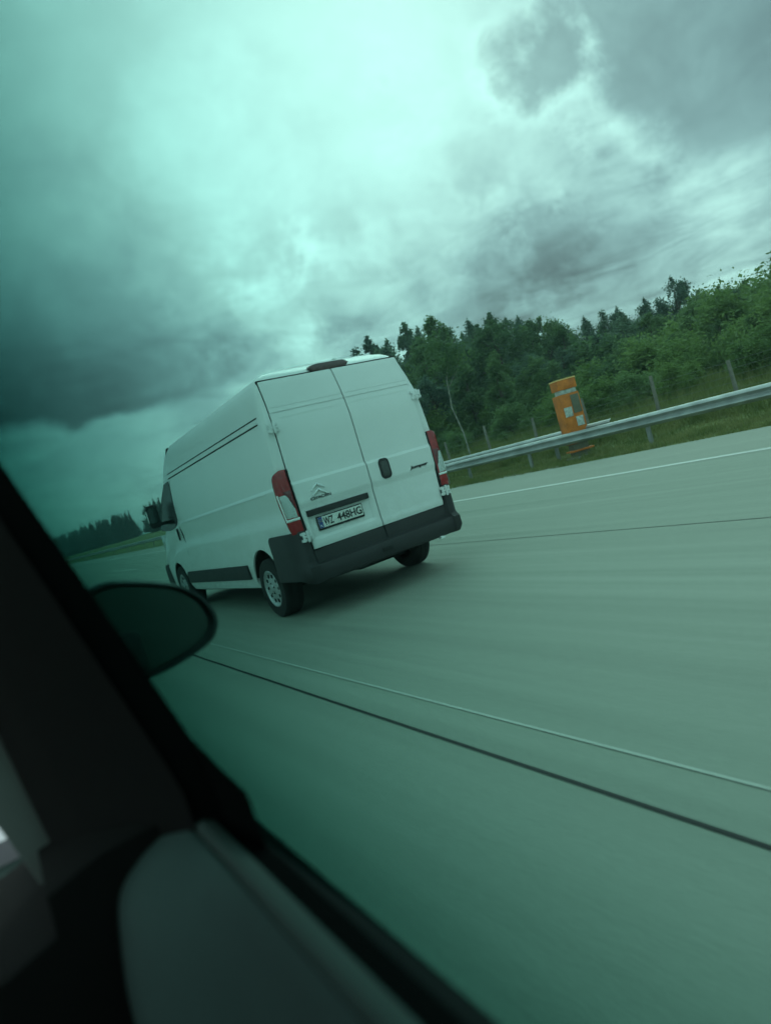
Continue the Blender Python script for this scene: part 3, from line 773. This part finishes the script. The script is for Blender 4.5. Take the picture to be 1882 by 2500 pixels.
for sx in (-1, 1):
    U0 = lambda z: float(np.interp(z, [.885, 1.1, 1.53], [-.004, .0, .014])); U1 = lambda z: float(np.interp(z, [.885, .95, 1.05, 1.2, 1.38, 1.46, 1.51, 1.53], [.125, .145, .165, .205, .215, .19, .13, .08]))
    lamp = finish(lamp_shape(sx, .885, 1.53, .016, U0, U1), 'tail_lamp', RED, van, smooth=35)
    W0 = lambda z: float(np.interp(z, [1.02, 1.3], [.012, .03])); W1 = lambda z: float(np.interp(z, [1.02, 1.05, 1.3], [.10, .135, .155]))
    finish(lamp_shape(sx, 1.03, 1.30, .021, W0, W1, 8, 10), 'clear_lens', CLEAR, lamp, smooth=35)
    finish(lamp_shape(sx, 1.13, 1.32, .0245, lambda z: .02, lambda z: .02 + (.085 - .0) * max(.05, (z - 1.10) / .22), 6, 8), 'indicator_lens', REDD, lamp, smooth=35)
    finish(lamp_shape(sx, 1.015, 1.04, .027, lambda z: .008, lambda z: .14, 8, 3), 'pale_edge', LENSW, lamp, smooth=35)
    finish(lamp_shape(sx, 1.04, 1.30, .027, lambda z: float(np.interp(z, [1.04, 1.3], [.128, .150])), lambda z: float(np.interp(z, [1.04, 1.3], [.142, .164])), 2, 10), 'pale_edge', LENSW, lamp, smooth=35)
    bm = bmesh.new(); 
    rings = [[(sx * (.866 + .0 * z), lean(z) * .5 - .006, z), (sx * .893, lean(z) * .5 - .012, z), (sx * .893, .03 + lean(z) * .5, z), (sx * .866, .03 + lean(z) * .5, z)] for z in (.885, 1.2, 1.525)]
    loft(bm, rings); finish(bm, 'lamp_gasket', SEAM, lamp)

# high brake lamp
bm = bmesh.new(); g_ = []
for i in range(17):
    t_ = i / 16; x = -.245 + .49 * t_ ; h = .045 * (1 - abs(2 * t_ - 1) ** 5) ** .5; row = []
    for zt, oy in ((2.468 - h, .012), (2.468 - h * .9, -.022), (2.468, -.032), (2.468 + h * .75, -.02), (2.468 + h, .06)):
        row.append((x, lean(2.45) + oy + .01, zt + .012))
    g_.append(row)
loft(bm, g_, closed=False, caps=False); 
bl = finish(bm, 'brake_lamp', mat('smoked_brake_lens', (.11, .06, .065), .3, coat=.4, var=(20, .2)), van, smooth=50)

# plate, lamp bar, handle, badge
bm = bmesh.new(); box(bm, -.812, -.09, -.052, .0, 1.012, 1.072); bar = finish(bm, 'plate_lamp_bar', BLACKP, van, bevel=.008)
bm = bmesh.new(); box(bm, -.728, -.182, -.019, .0, .845, .987); pf = finish(bm, 'number_plate', INK, van, bevel=.004)
bm = bmesh.new(); box(bm, -.717, -.193, -.0225, -.018, .866, .977); finish(bm, 'plate_face', PLATE, pf, bevel=.002)
bm = bmesh.new(); box(bm, -.716, -.672, -.0245, -.0220, .868, .975); finish(bm, 'plate_band', PLATEB, pf)
text('plate_lettering', 'WZ', pf, INK, -.660, -.548, .882, .962, -.0225, .003, .018)
text('plate_lettering', '448HG', pf, INK, -.502, -.206, .882, .962, -.0225, .003, .018)
text('plate_lettering', 'PL', pf, PLATE, -.708, -.680, .876, .898, -.0245, .002, .012)
bm = bmesh.new()
for k in range(12):
    a = k * math.pi / 6; plate_xz(bm, [(-.694 + .013 * math.cos(a) + .003 * math.cos(q), .940 + .013 * math.sin(a) + .003 * math.sin(q)) for q in (0, 1.57, 3.14, 4.71)], -.0252, .001)
finish(bm, 'plate_emblem', mat('plate_yellow', (.8, .6, .05), .5), pf)
bm = bmesh.new(); plate_xz(bm, [(-.525 + .011 * math.cos(a), .93 + .011 * math.sin(a)) for a in [k * math.pi / 8 for k in range(16)]], -.0245, .0025); finish(bm, 'plate_sticker', LENSW, pf)


def rounded(cx, cz, w, h, r, n=6):
    out = []
    for qx, qz, a0 in ((1, 1, 0), (-1, 1, 90), (-1, -1, 180), (1, -1, 270)):
        for k in range(n + 1):
            a = R(a0 + 90 * k / n); out.append((cx + qx * (w / 2 - r) + r * math.cos(a), cz + qz * (h / 2 - r) + r * math.sin(a)))
    return out


bm = bmesh.new(); plate_xz(bm, rounded(.205, 1.262, .135, .22, .048), -.0475, .02); hd = finish(bm, 'door_handle', BLACKP, van, bevel=.003)
bm = bmesh.new(); plate_xz(bm, rounded(.205, 1.262, .085, .16, .03), -.0515, .006); finish(bm, 'handle_grip', mat('handle_grip', (.06, .065, .065), .45), hd, bevel=.002)
bm = bmesh.new()
for dz in (0, -.058):
    for s in (-1, 1):
        cx_, t0 = -.628, 1.322 + dz; w, dr, th = .078, .062, .030
        pts = [(cx_, t0), (cx_ + s * w * .25, t0 - dr * .22), (cx_ + s * w, t0 - dr), (cx_ + s * w, t0 - dr - th * .55), (cx_ + s * w * .25, t0 - dr * .22 - th), (cx_, t0 - th * .85)]
        if s < 0: pts = pts[::-1]
        a = [bm.verts.new((x, -.036, z)) for x, z in pts]; b_ = [bm.verts.new((x, -.036 - (.018 if i in (0, 5, 1, 4) else .012), z - .0)) for i, (x, z) in enumerate(pts)]
        c_ = [v for v in b_]
        bm.faces.new(c_[::-1]);
        for i in range(6): j = (i + 1) % 6; bm.faces.new((a[i], a[j], b_[j], b_[i]))
finish(bm, 'badge', CHROME, van, bevel=.003)
text('wordmark', 'CITRO\u00cbN', van, INK, -.735, -.500, 1.158, 1.192, -.0335, .009, .02)
text('model_name', 'Jumper', van, INK, .512, .768, 1.158, 1.206, -.0325, .010, .03, .25)

# hinges
def hinge(x, z, sx, yy, big=1.):
    bm = bmesh.new()
    for dz in (-.033, .033):
        box(bm, x - .068, x - .012, yy - .022, yy + .006, z + dz - .013, z + dz + .013); box(bm, x + .014, x + .062, yy - .020, yy + .014, z + dz * .9 - .014, z + dz * .9 + .014)
    box(bm, x - .052, x - .030, yy - .028, yy, z - .05, z + .05); box(bm, x + .034, x + .052, yy - .027, yy, z - .046, z + .046)
    box(bm, x - .05, x + .05, yy - .030, yy - .008, z - .010, z + .012)
    tube(bm, [(x, yy - .028, z - .058), (x, yy - .028, z + .058)], .013, 10)
    return finish(bm, 'door_hinge', WHITE, van, bevel=.004)


hinge(-.885, 1.945, -1, lean(1.945) - .018); hinge(.885, 1.955, 1, lean(1.95) - .018); hinge(-.885, .835, -1, -.03); hinge(.895, .835, 1, -.03)

# side details, both flanks
def side_x(z):
    return float(np.interp(z, [q[1] for q in HALF[1:]], [q[0] for q in HALF[1:]]))


def strip(bm, sx, y0, y1, z0, z1, proud, ny=6):
    """thin strip laid on the flank from z0 to z1 and y0 to y1"""
    o = []
    for i in range(ny + 1):
        y = y0 + (y1 - y0) * i / ny
        o.append([(sx * (side_x(z0) + proud), y, z0), (sx * (side_x(z1) + proud), y, z1), (sx * (side_x(z1) - .012), y, z1), (sx * (side_x(z0) - .012), y, z0)])
    loft(bm, o)


for sx in (-1, 1):
    bm = bmesh.new()
    strip(bm, sx, .16, 3.82, 2.020, 2.032, .0025); strip(bm, sx, .16, 3.82, 2.088, 2.102, .003)
    for y in (3.78,):
        for z0, z1 in ((.42, .95), (1.07, 1.33), (1.39, 2.0)): strip(bm, sx, y, y + .010, z0, z1, .002, 1)
    finish(bm, 'side_seam', SEAM, van)
    bm = bmesh.new(); strip(bm, sx, .16, 3.80, 2.036, 2.084, .008); finish(bm, 'roof_gutter', WHITE, van, smooth=30)
    bm = bmesh.new(); strip(bm, sx, .36, 3.55, 1.345, 1.372, .010, 10); finish(bm, 'side_ridge', WHITE, van, bevel=.004)
    # black lower rub panel
    bm = bmesh.new(); o = []
    for y in (1.52, 2.2, 3.0, 3.6, 4.13): o.append([(sx * 1.022, y, .462), (sx * 1.026, y, .49), (sx * 1.026, y, .61), (sx * 1.020, y, .635), (sx * .99, y, .635), (sx * .99, y, .462)])
    loft(bm, o); finish(bm, 'rub_panel', BLACKP, van, smooth=30)
    # cab door glass, slim black surround
    bm = bmesh.new(); pts = [(3.84, 1.42), (3.82, 1.95), (3.87, 2.0), (4.12, 1.99), (4.45, 1.80), (4.80, 1.45), (4.82, 1.33), (4.3, 1.30), (3.95, 1.33)]
    a = [bm.verts.new((sx * (side_x(z) + .004 - .006 * max(0, y - 4.2)), y, z)) for y, z in pts]; b_ = [bm.verts.new((sx * (side_x(z) - .02), y, z)) for y, z in pts]
    bm.faces.new(a if sx < 0 else a[::-1])
    for i in range(len(a)): j = (i + 1) % len(a); bm.faces.new((a[i], b_[i], b_[j], a[j]))
    finish(bm, 'cab_window', DARKG, van)
    bm = bmesh.new(); box(bm, sx * 1.022, sx * 1.040, 3.90, 3.955, 1.12, 1.30); finish(bm, 'cab_door_handle', BLACKP, van, bevel=.006)
    # mirror: tall black housing on an arm
    mr_ = bmesh.new(); rings = []
    for y, s in ((0, .96), (.02, 1.), (.10, .95), (.16, .7)):
        rings.append([(sx * (1.155 + s * (x_ - 1.155)), 4.50 + y, 1.60 + s * (z_ - 1.60)) for x_, z_ in rounded(1.155, 1.58, .17, .36, .05)])
    loft(mr_, rings); box(mr_, min(sx * .99, sx * 1.1), max(sx * .99, sx * 1.1), 4.53, 4.60, 1.42, 1.47); mo = finish(mr_, 'door_mirror', BLACKP, van, smooth=40)
    g2 = bmesh.new(); plate_xz(g2, [(sx * x_, z_) for x_, z_ in rounded(1.155, 1.60, .135, .24, .03)], 4.497, .01); finish(g2, 'mirror_glass', mat('van_mirror_glass', (.10, .12, .12), .15, 1.), mo)
    g2 = bmesh.new(); box(g2, sx * 1.240, sx * 1.248, 4.50, 4.54, 1.50, 1.68); finish(g2, 'indicator', LENSW, mo)
# windscreen
bm = bmesh.new(); v = [bm.verts.new(p) for p in ((-.80, 4.02, 2.46), (.80, 4.02, 2.46), (.93, 4.98, 1.52), (-.93, 4.98, 1.52))]; bm.faces.new(v)
for q in v: q.co += Vector((0, .012, .035))
ret = bmesh.ops.extrude_face_region(bm, geom=bm.faces[:]);
for q in ret['geom']:
    if isinstance(q, bmesh.types.BMVert): q.co += Vector((0, -.03, -.04))
finish(bm, 'windscreen', DARKG, van)
# front lamps and bumper, unseen from behind but there
for sx in (-1, 1):
    bm = bmesh.new(); box(bm, min(sx * .62, sx * .93), max(sx * .62, sx * .93), 5.20, 5.42, .98, 1.26); finish(bm, 'headlight', CLEAR, van, bevel=.03)
bm = bmesh.new(); box(bm, -.97, .97, 5.30, 5.66, .36, .78); finish(bm, 'front_bumper', BLACKP, van, bevel=.06)


def wheel(x, y, z, sx, r=.338):
    w = .112; bm = bmesh.new()
    lathe_x(bm, [(-w * .8, .20), (-w, .215), (-w * 1.03, .26), (-w * .98, r * .93), (-w * .80, r * .985), (-w * .5, r), (-.045, r), (-.043, r - .007), (-.037, r - .007), (-.035, r), (.035, r), (.037, r - .007), (.043, r - .007), (.045, r), (w * .5, r), (w * .80, r * .985), (w * .98, r * .93), (w * 1.03, .26), (w, .215), (w * .8, .20)])
    ty = finish(bm, 'wheel', RUBBER, van, smooth=40, loc=(x, y, z))
    bm = bmesh.new(); s = sx
    lathe_x(bm, [(s * .085, .214), (s * .108, .210), (s * .112, .200), (s * .098, .188), (s * .088, .165), (s * .094, .12), (s * .104, .075), (s * .108, .055), (s * .120, .045), (s * .122, .012), (s * .122, .0005)])
    hb = finish(bm, 'hubcap', HUB, ty, smooth=35)
    bm = bmesh.new()
    for k in range(10):
        a = k * 2 * math.pi / 10; c = (math.cos(a) * .145, math.sin(a) * .145); tng = (-math.sin(a), math.cos(a)); nr = (math.cos(a), math.sin(a))
        pts = [(c[0] + nr[0] * .024 * math.cos(q) + tng[0] * .017 * math.sin(q), c[1] + nr[1] * .024 * math.cos(q) + tng[1] * .017 * math.sin(q)) for q in [i * math.pi / 6 for i in range(12)]]
        A_ = [bm.verts.new((s * .0985, *p)) for p in pts]; B_ = [bm.verts.new((s * .080, *p)) for p in pts]; bm.faces.new(A_)
        for i in range(12): j = (i + 1) % 12; bm.faces.new((A_[i], A_[j], B_[j], B_[i]))
    for k in range(5):
        a = k * 2 * math.pi / 5 + .3; tube(bm, [(s * .10, math.cos(a) * .062, math.sin(a) * .062), (s * .116, math.cos(a) * .062, math.sin(a) * .062)], .009, 8)
    finish(bm, 'hub_slots', SEAM, hb)


for sx in (-1, 1):
    wheel(sx * .888, 1.0, .338, sx); wheel(sx * .893, 4.6, .338 + .052, sx)
bm = bmesh.new(); box(bm, .62, .64, -.115, -.04, .345, .375); box(bm, .60, .66, -.12, -.10, .35, .37); finish(bm, 'tow_eye', LENSW, bp_, bevel=.003)

# ================================================================== THE CAR THE PHOTOGRAPH IS TAKEN FROM
ORG = Vector((CAM.x - .45, CAM.y, 0)); own = empty('car', ORG)
tag(own, 'dark car seen from inside, with its tinted side window, door and outside mirror', 'car')
OFF = Vector((CAM.x, CAM.y, CAM.z)) - ORG


def P(a, b, c):
    return OFF + Vector((a, b, c))


def gl(b, c, e=0.):
    """point on the leaning window plane"""
    return P(.14 - .22 * c - .05 * b + e, b, c)


bm = bmesh.new(); cs = [(-.9, 1), (1.25, 1)]
loft(bm, [[gl(b, .34), gl(b, .34, TH * 1.025 * k), gl(b, -.46, TH * 1.025 * k), gl(b, -.46)] for b, k in cs]); finish(bm, 'side_window', TINT, own)

# front edge of the window opening: dark rubber channel and the pillar trim beside it
EDGE = [(.045, .99, .215), (.064, .937, .134), (.104, .881, -.034), (.123, .854, -.116), (.157, .812, -.263), (.163, .79, -.30), (.165, .79, -.42)]
EDGE = [(.010, 1.08, .345)] + EDGE + [(.165, .88, -.60)]
bm = bmesh.new(); rings = []
for a, b, c in EDGE:
    p = P(a, b, c); k = -.040
    dr = Vector((a, b, 0)).normalized(); rings.append([p, p + dr * .03, p + dr * .08 + Vector((-.01, 0, 0)), p + Vector((k + .01, .055, 0)), p + Vector((k, .020, 0))])
loft(bm, rings); finish(bm, 'window_channel', SEAL, own, smooth=50)
bm = bmesh.new(); rings = []
for a, b, c in EDGE:
    p = P(a, b, c); lf = np.interp(c, [-.42, -.212, .34], [-.008, -.029, -.085]); fb = 1.0
    q = P(lf * fb, fb + .02, c)
    mid_ = p.lerp(q, .5) + Vector((0, -.018, 0))
    rings.append([p + Vector((-.036, .010, 0)), p + Vector((-.03, .09, 0)), q + Vector((.05, .10, 0)), q + Vector((0, .05, 0)), q, q.lerp(mid_, .5) + Vector((0, -.012, 0)), mid_])
loft(bm, rings); finish(bm, 'pillar_trim', TRIM, own, smooth=60)
# grey inner trim of the windscreen post
bm = bmesh.new(); rings = []
for c in (.34, 0, -.10, -.212, -.30, -.415):
    l0 = np.interp(c, [-.42, -.212, .34], [-.006, -.028, -.083]); l1 = np.interp(c, [-.41, -.324, -.212, .34], [-.040, -.062, -.088, -.2])
    rings.append([P(l0, 1.03, c), P(l1, 1.04, c), P(l1, 1.07, c), P(l0, 1.07, c)])
loft(bm, rings); finish(bm, 'windscreen_post', mat('windscreen_post_trim', (.16, .19, .18), .9, var=(3, .1), spec=.1), own, bevel=.004)
# door sill: inner edge, rubber, shoulder outside the glass
bm = bmesh.new(); rings = []
for b in (-.6, -.2, .2, .5, .75, .86, .93):
    e = .0 if b < .8 else (b - .8) * .12
    rings.append([P(.128 - e * .2, b, -.352), P(.130 - e * .1, b, -.342), P(.138, b, -.339), P(.150, b, -.345), P(.150, b, -.42), P(.125, b, -.42)])
loft(bm, rings); finish(bm, 'sill_edge', TRIM3, own, smooth=60)
bm = bmesh.new(); rings = []
for b in (-.6, -.2, .2, .5, .75, .93):
    rings.append([P(.148, b, -.352), P(.170, b, -.357), P(.180, b, -.366), P(.184, b, -.42), P(.148, b, -.42)])
loft(bm, rings); finish(bm, 'sill_seal', SEAL, own, smooth=60)
bm = bmesh.new(); rings = []
for b in (-.8, -.2, .2, .5, .72, .8, 1.0, 1.3):
    k = -.02 if b < .75 else 0
    rings.append([P(.176, b, -.377), P(.200, b, -.381), P(.210, b, -.396), P(.238, b, -.46), P(.27, b, -.60), P(.28, b, -.85), P(.176, b, -.85)])
loft(bm, rings); finish(bm, 'door_shoulder', SILL, own, smooth=60)
# sail panel at the front corner, where the mirror is fixed
bm = bmesh.new(); A_ = [P(.155, .815, -.255), P(.1655, .74, -.288), P(.171, .698, -.302), P(.172, .69, -.42), P(.150, .86, -.42)]
loft(bm, [A_, [p + Vector((.012, .055, -.012)) for p in A_]]); finish(bm, 'sail_panel', SEAL, own, smooth=40)
# door card
bm = bmesh.new(); rings = []
prof = spline([(.127, -.350), (.120, -.375), (.118, -.43), (.112, -.49), (.085, -.535), (.050, -.555), (.030, -.575), (.030, -.62), (.06, -.68), (.08, -.85)], 5)
front = spline([(.122, -.346), (.10, -.352), (.066, -.366), (.036, -.392), (.022, -.44), (.012, -.50), (.008, -.56), (.008, -.62), (.01, -.70), (.01, -.85)], 5)
for b in list(np.linspace(-.6, .55, 18)) + list(np.linspace(.6, .845, 12)) + [.86]:
    t_ = max(0., min(1., (b - .50) / .34)); t_ = t_ * t_ * (3 - 2 * t_)
    rings.append([P(*[(1 - t_) * a + t_ * fa, b, (1 - t_) * c + t_ * fc][0:3]) for (a, c), (fa, fc) in zip(prof, front)] + [P(.14, b, -.85), P(.14, b, -.36)])
loft(bm, rings); finish(bm, 'door_card', TRIM2, own, smooth=60)
# dashboard end and top
bm = bmesh.new(); A_ = [(.125, -.338), (.10, -.352), (.066, -.368), (.036, -.392), (.022, -.44), (.010, -.52), (.012, -.62), (.02, -.95), (-1.1, -.95), (-1.1, -.47), (-.9, -.44), (-.09, -.415), (-.034, -.400), (-.031, -.354), (.03, -.338)]
loft(bm, [[P(a, .85, c) for a, c in A_], [P(a * 1.0, .86, c + .004) for a, c in A_], [P(a, 1.22, c - .03) for a, c in A_]]); finish(bm, 'dashboard', TRIM, own, smooth=30)
bm = bmesh.new(); box(bm, 0, 1, 0, 1, 0, 1); 
for v in bm.verts: v.co = P(-.98 + v.co.x * .92, 1.0 + v.co.y * .32, -.462 + v.co.z * .012)
finish(bm, 'dash_top', TRIM3, own)
bm = bmesh.new(); rings = []
for b, c in ((1.28, -.42), (1.6, -.46), (2.0, -.53), (2.25, -.62), (2.30, -.75)):
    rings.append([P(-1.25, b, c - .06), P(-1.0, b, c), P(-.45, b, c + .03), P(.05, b, c), P(.24, b, c - .06), P(.26, b, -1.0), P(-1.27, b, -1.0)])
loft(bm, rings); finish(bm, 'bonnet', CARP, own, smooth=40)
bm = bmesh.new(); tube(bm, [P(-.098, 1.30, -.44), P(-.103, 1.25, -.52), P(-.11, 1.21, -.62)], .006, 8); finish(bm, 'wiper', SEAL, own)
bm = bmesh.new(); tube(bm, [P(-.30, .99, -.50), P(-.104, .98, -.447), P(-.034, .97, -.424)], .0018, 6); finish(bm, 'dash_seam', mat('pale_seam', (.30, .30, .30), .6), own)
bm = bmesh.new(); rings = [[P(a, b, c) for b, c in ((1.14, -.458), (1.27, -.468), (1.27, -.55), (1.14, -.55))] for a in (-1.0, -.5, -.02)]; loft(bm, rings); finish(bm, 'scuttle', mat('scuttle_plastic', (.42, .38, .42), .8, var=(8, .3), bump=(200, .3)), own)
# shell: roof, far side below its windows, back, floor
bm = bmesh.new(); rings = []
for b, c in ((.80, .27), (.5, .315), (0, .34), (-.8, .34), (-1.6, .30), (-2.0, .16)):
    rings.append([P(-1.0, b, c - .06), P(-.9, b, c - .01), P(-.45, b, c + .01), P(-.0, b, c), P(.075, b, c - .04), P(.095, b, c - .01), P(0, b, c + .04), P(-.45, b, c + .05), P(-.95, b, c + .03), P(-1.05, b, c - .04)])
loft(bm, rings); finish(bm, 'roof', TRIM, own, smooth=40)
bm = bmesh.new()
def slab(pts, th):
    loft(bm, [[P(*p) for p in pts], [P(*p) + Vector(th) for p in pts]])
slab([(-1.15, -2.0, -.36), (-1.15, 1.2, -.36), (-1.22, 1.2, -1.05), (-1.22, -2.0, -1.05)], (-.05, 0, 0))
slab([(-1.15, -.12, -.36), (-1.15, .0, -.36), (-1.0, .0, .30), (-1.0, -.12, .30)], (-.04, 0, 0))
slab([(-1.2, -2.0, -1.05), (.36, -2.0, -1.05), (.20, -2.0, -.30), (-1.15, -2.0, -.30)], (0, -.05, 0))
slab([(.20, -2.0, -.40), (.20, -.62, -.40), (.24, -.62, -1.05), (.24, -2.0, -1.05)], (.03, 0, 0))
slab([(.20, -.62, -.40), (.20, -.78, -.40), (.07, -.78, .32), (.07, -.62, .32)], (.04, 0, 0))
slab([(-1.2, -2.0, -1.08), (.34, -2.0, -1.08), (.34, 1.2, -1.08), (-1.2, 1.2, -1.08)], (0, 0, -.04))
finish(bm, 'body_shell', TRIM, own)
bm = bmesh.new()
for yb in (-.55,):
    loft(bm, [[P(x, yb + t1, z_) for x, z_ in rounded(-.25, -.30, .50, .66, .08)] for t1 in (-.12, .0)])
    loft(bm, [[P(x, yb - .02 + t1, z_) for x, z_ in rounded(-.25, .12, .24, .16, .05)] for t1 in (-.09, .0)])
finish(bm, 'seat', TRIM2, own, bevel=.015)
# outside mirror
OUT = [(.150, -.072), (.205, -.068), (.298, -.101), (.345, -.133), (.371, -.168), (.380, -.207), (.368, -.235), (.343, -.252), (.273, -.268), (.205, -.272), (.16, -.275)]
B0 = 1.30; sc = B0 / 1.35; loop = spline([(a * sc, c * sc) for a, c in OUT], 5); loop = [tuple(p) for p in loop]
cxm, czm = .25 * sc, -.175 * sc
bm = bmesh.new(); rings = []
for s, db in ((.86, .012), (.93, -.004), (.99, .0), (1.0, .018), (.99, .05), (.93, .09), (.78, .125), (.5, .145)):
    rings.append([P(cxm + (a - cxm) * s, B0 + db, czm + (c - czm) * s) for a, c in loop])
loft(bm, rings); mo = finish(bm, 'outside_mirror', HOUSING, own, smooth=50)
bm = bmesh.new(); rings = []
for s, db in ((.845, .0105), (.85, .0085)):
    rings.append([P(cxm + (a - cxm) * s, B0 + db - .12 * (a - cxm) * (0 if True else 1), czm + (c - czm) * s) for a, c in loop])
loft(bm, rings); mg = finish(bm, 'mirror_glass', MIRR, mo)
bm = bmesh.new(); loft(bm, [[P(.145, 1.28, -.15), P(.145, 1.40, -.15), P(.145, 1.40, -.27), P(.145, 1.28, -.27)], [P(.22, 1.30, -.17), P(.22, 1.38, -.17), P(.22, 1.38, -.26), P(.22, 1.30, -.26)]]); finish(bm, 'mirror_arm', HOUSING, own, bevel=.01)
bm = bmesh.new(); loft(bm, [[P(.0, 1.02, -.30), P(.150, .93, -.33), P(.20, 1.30, -.42), P(.20, 1.30, -.9), P(.0, 1.02, -.9)], [P(-.02, 1.06, -.33), P(.13, 1.0, -.33), P(.18, 1.5, -.44), P(.18, 1.5, -.9), P(-.02, 1.2, -.9)]]); finish(bm, 'front_wing', SILL, own, bevel=.01)
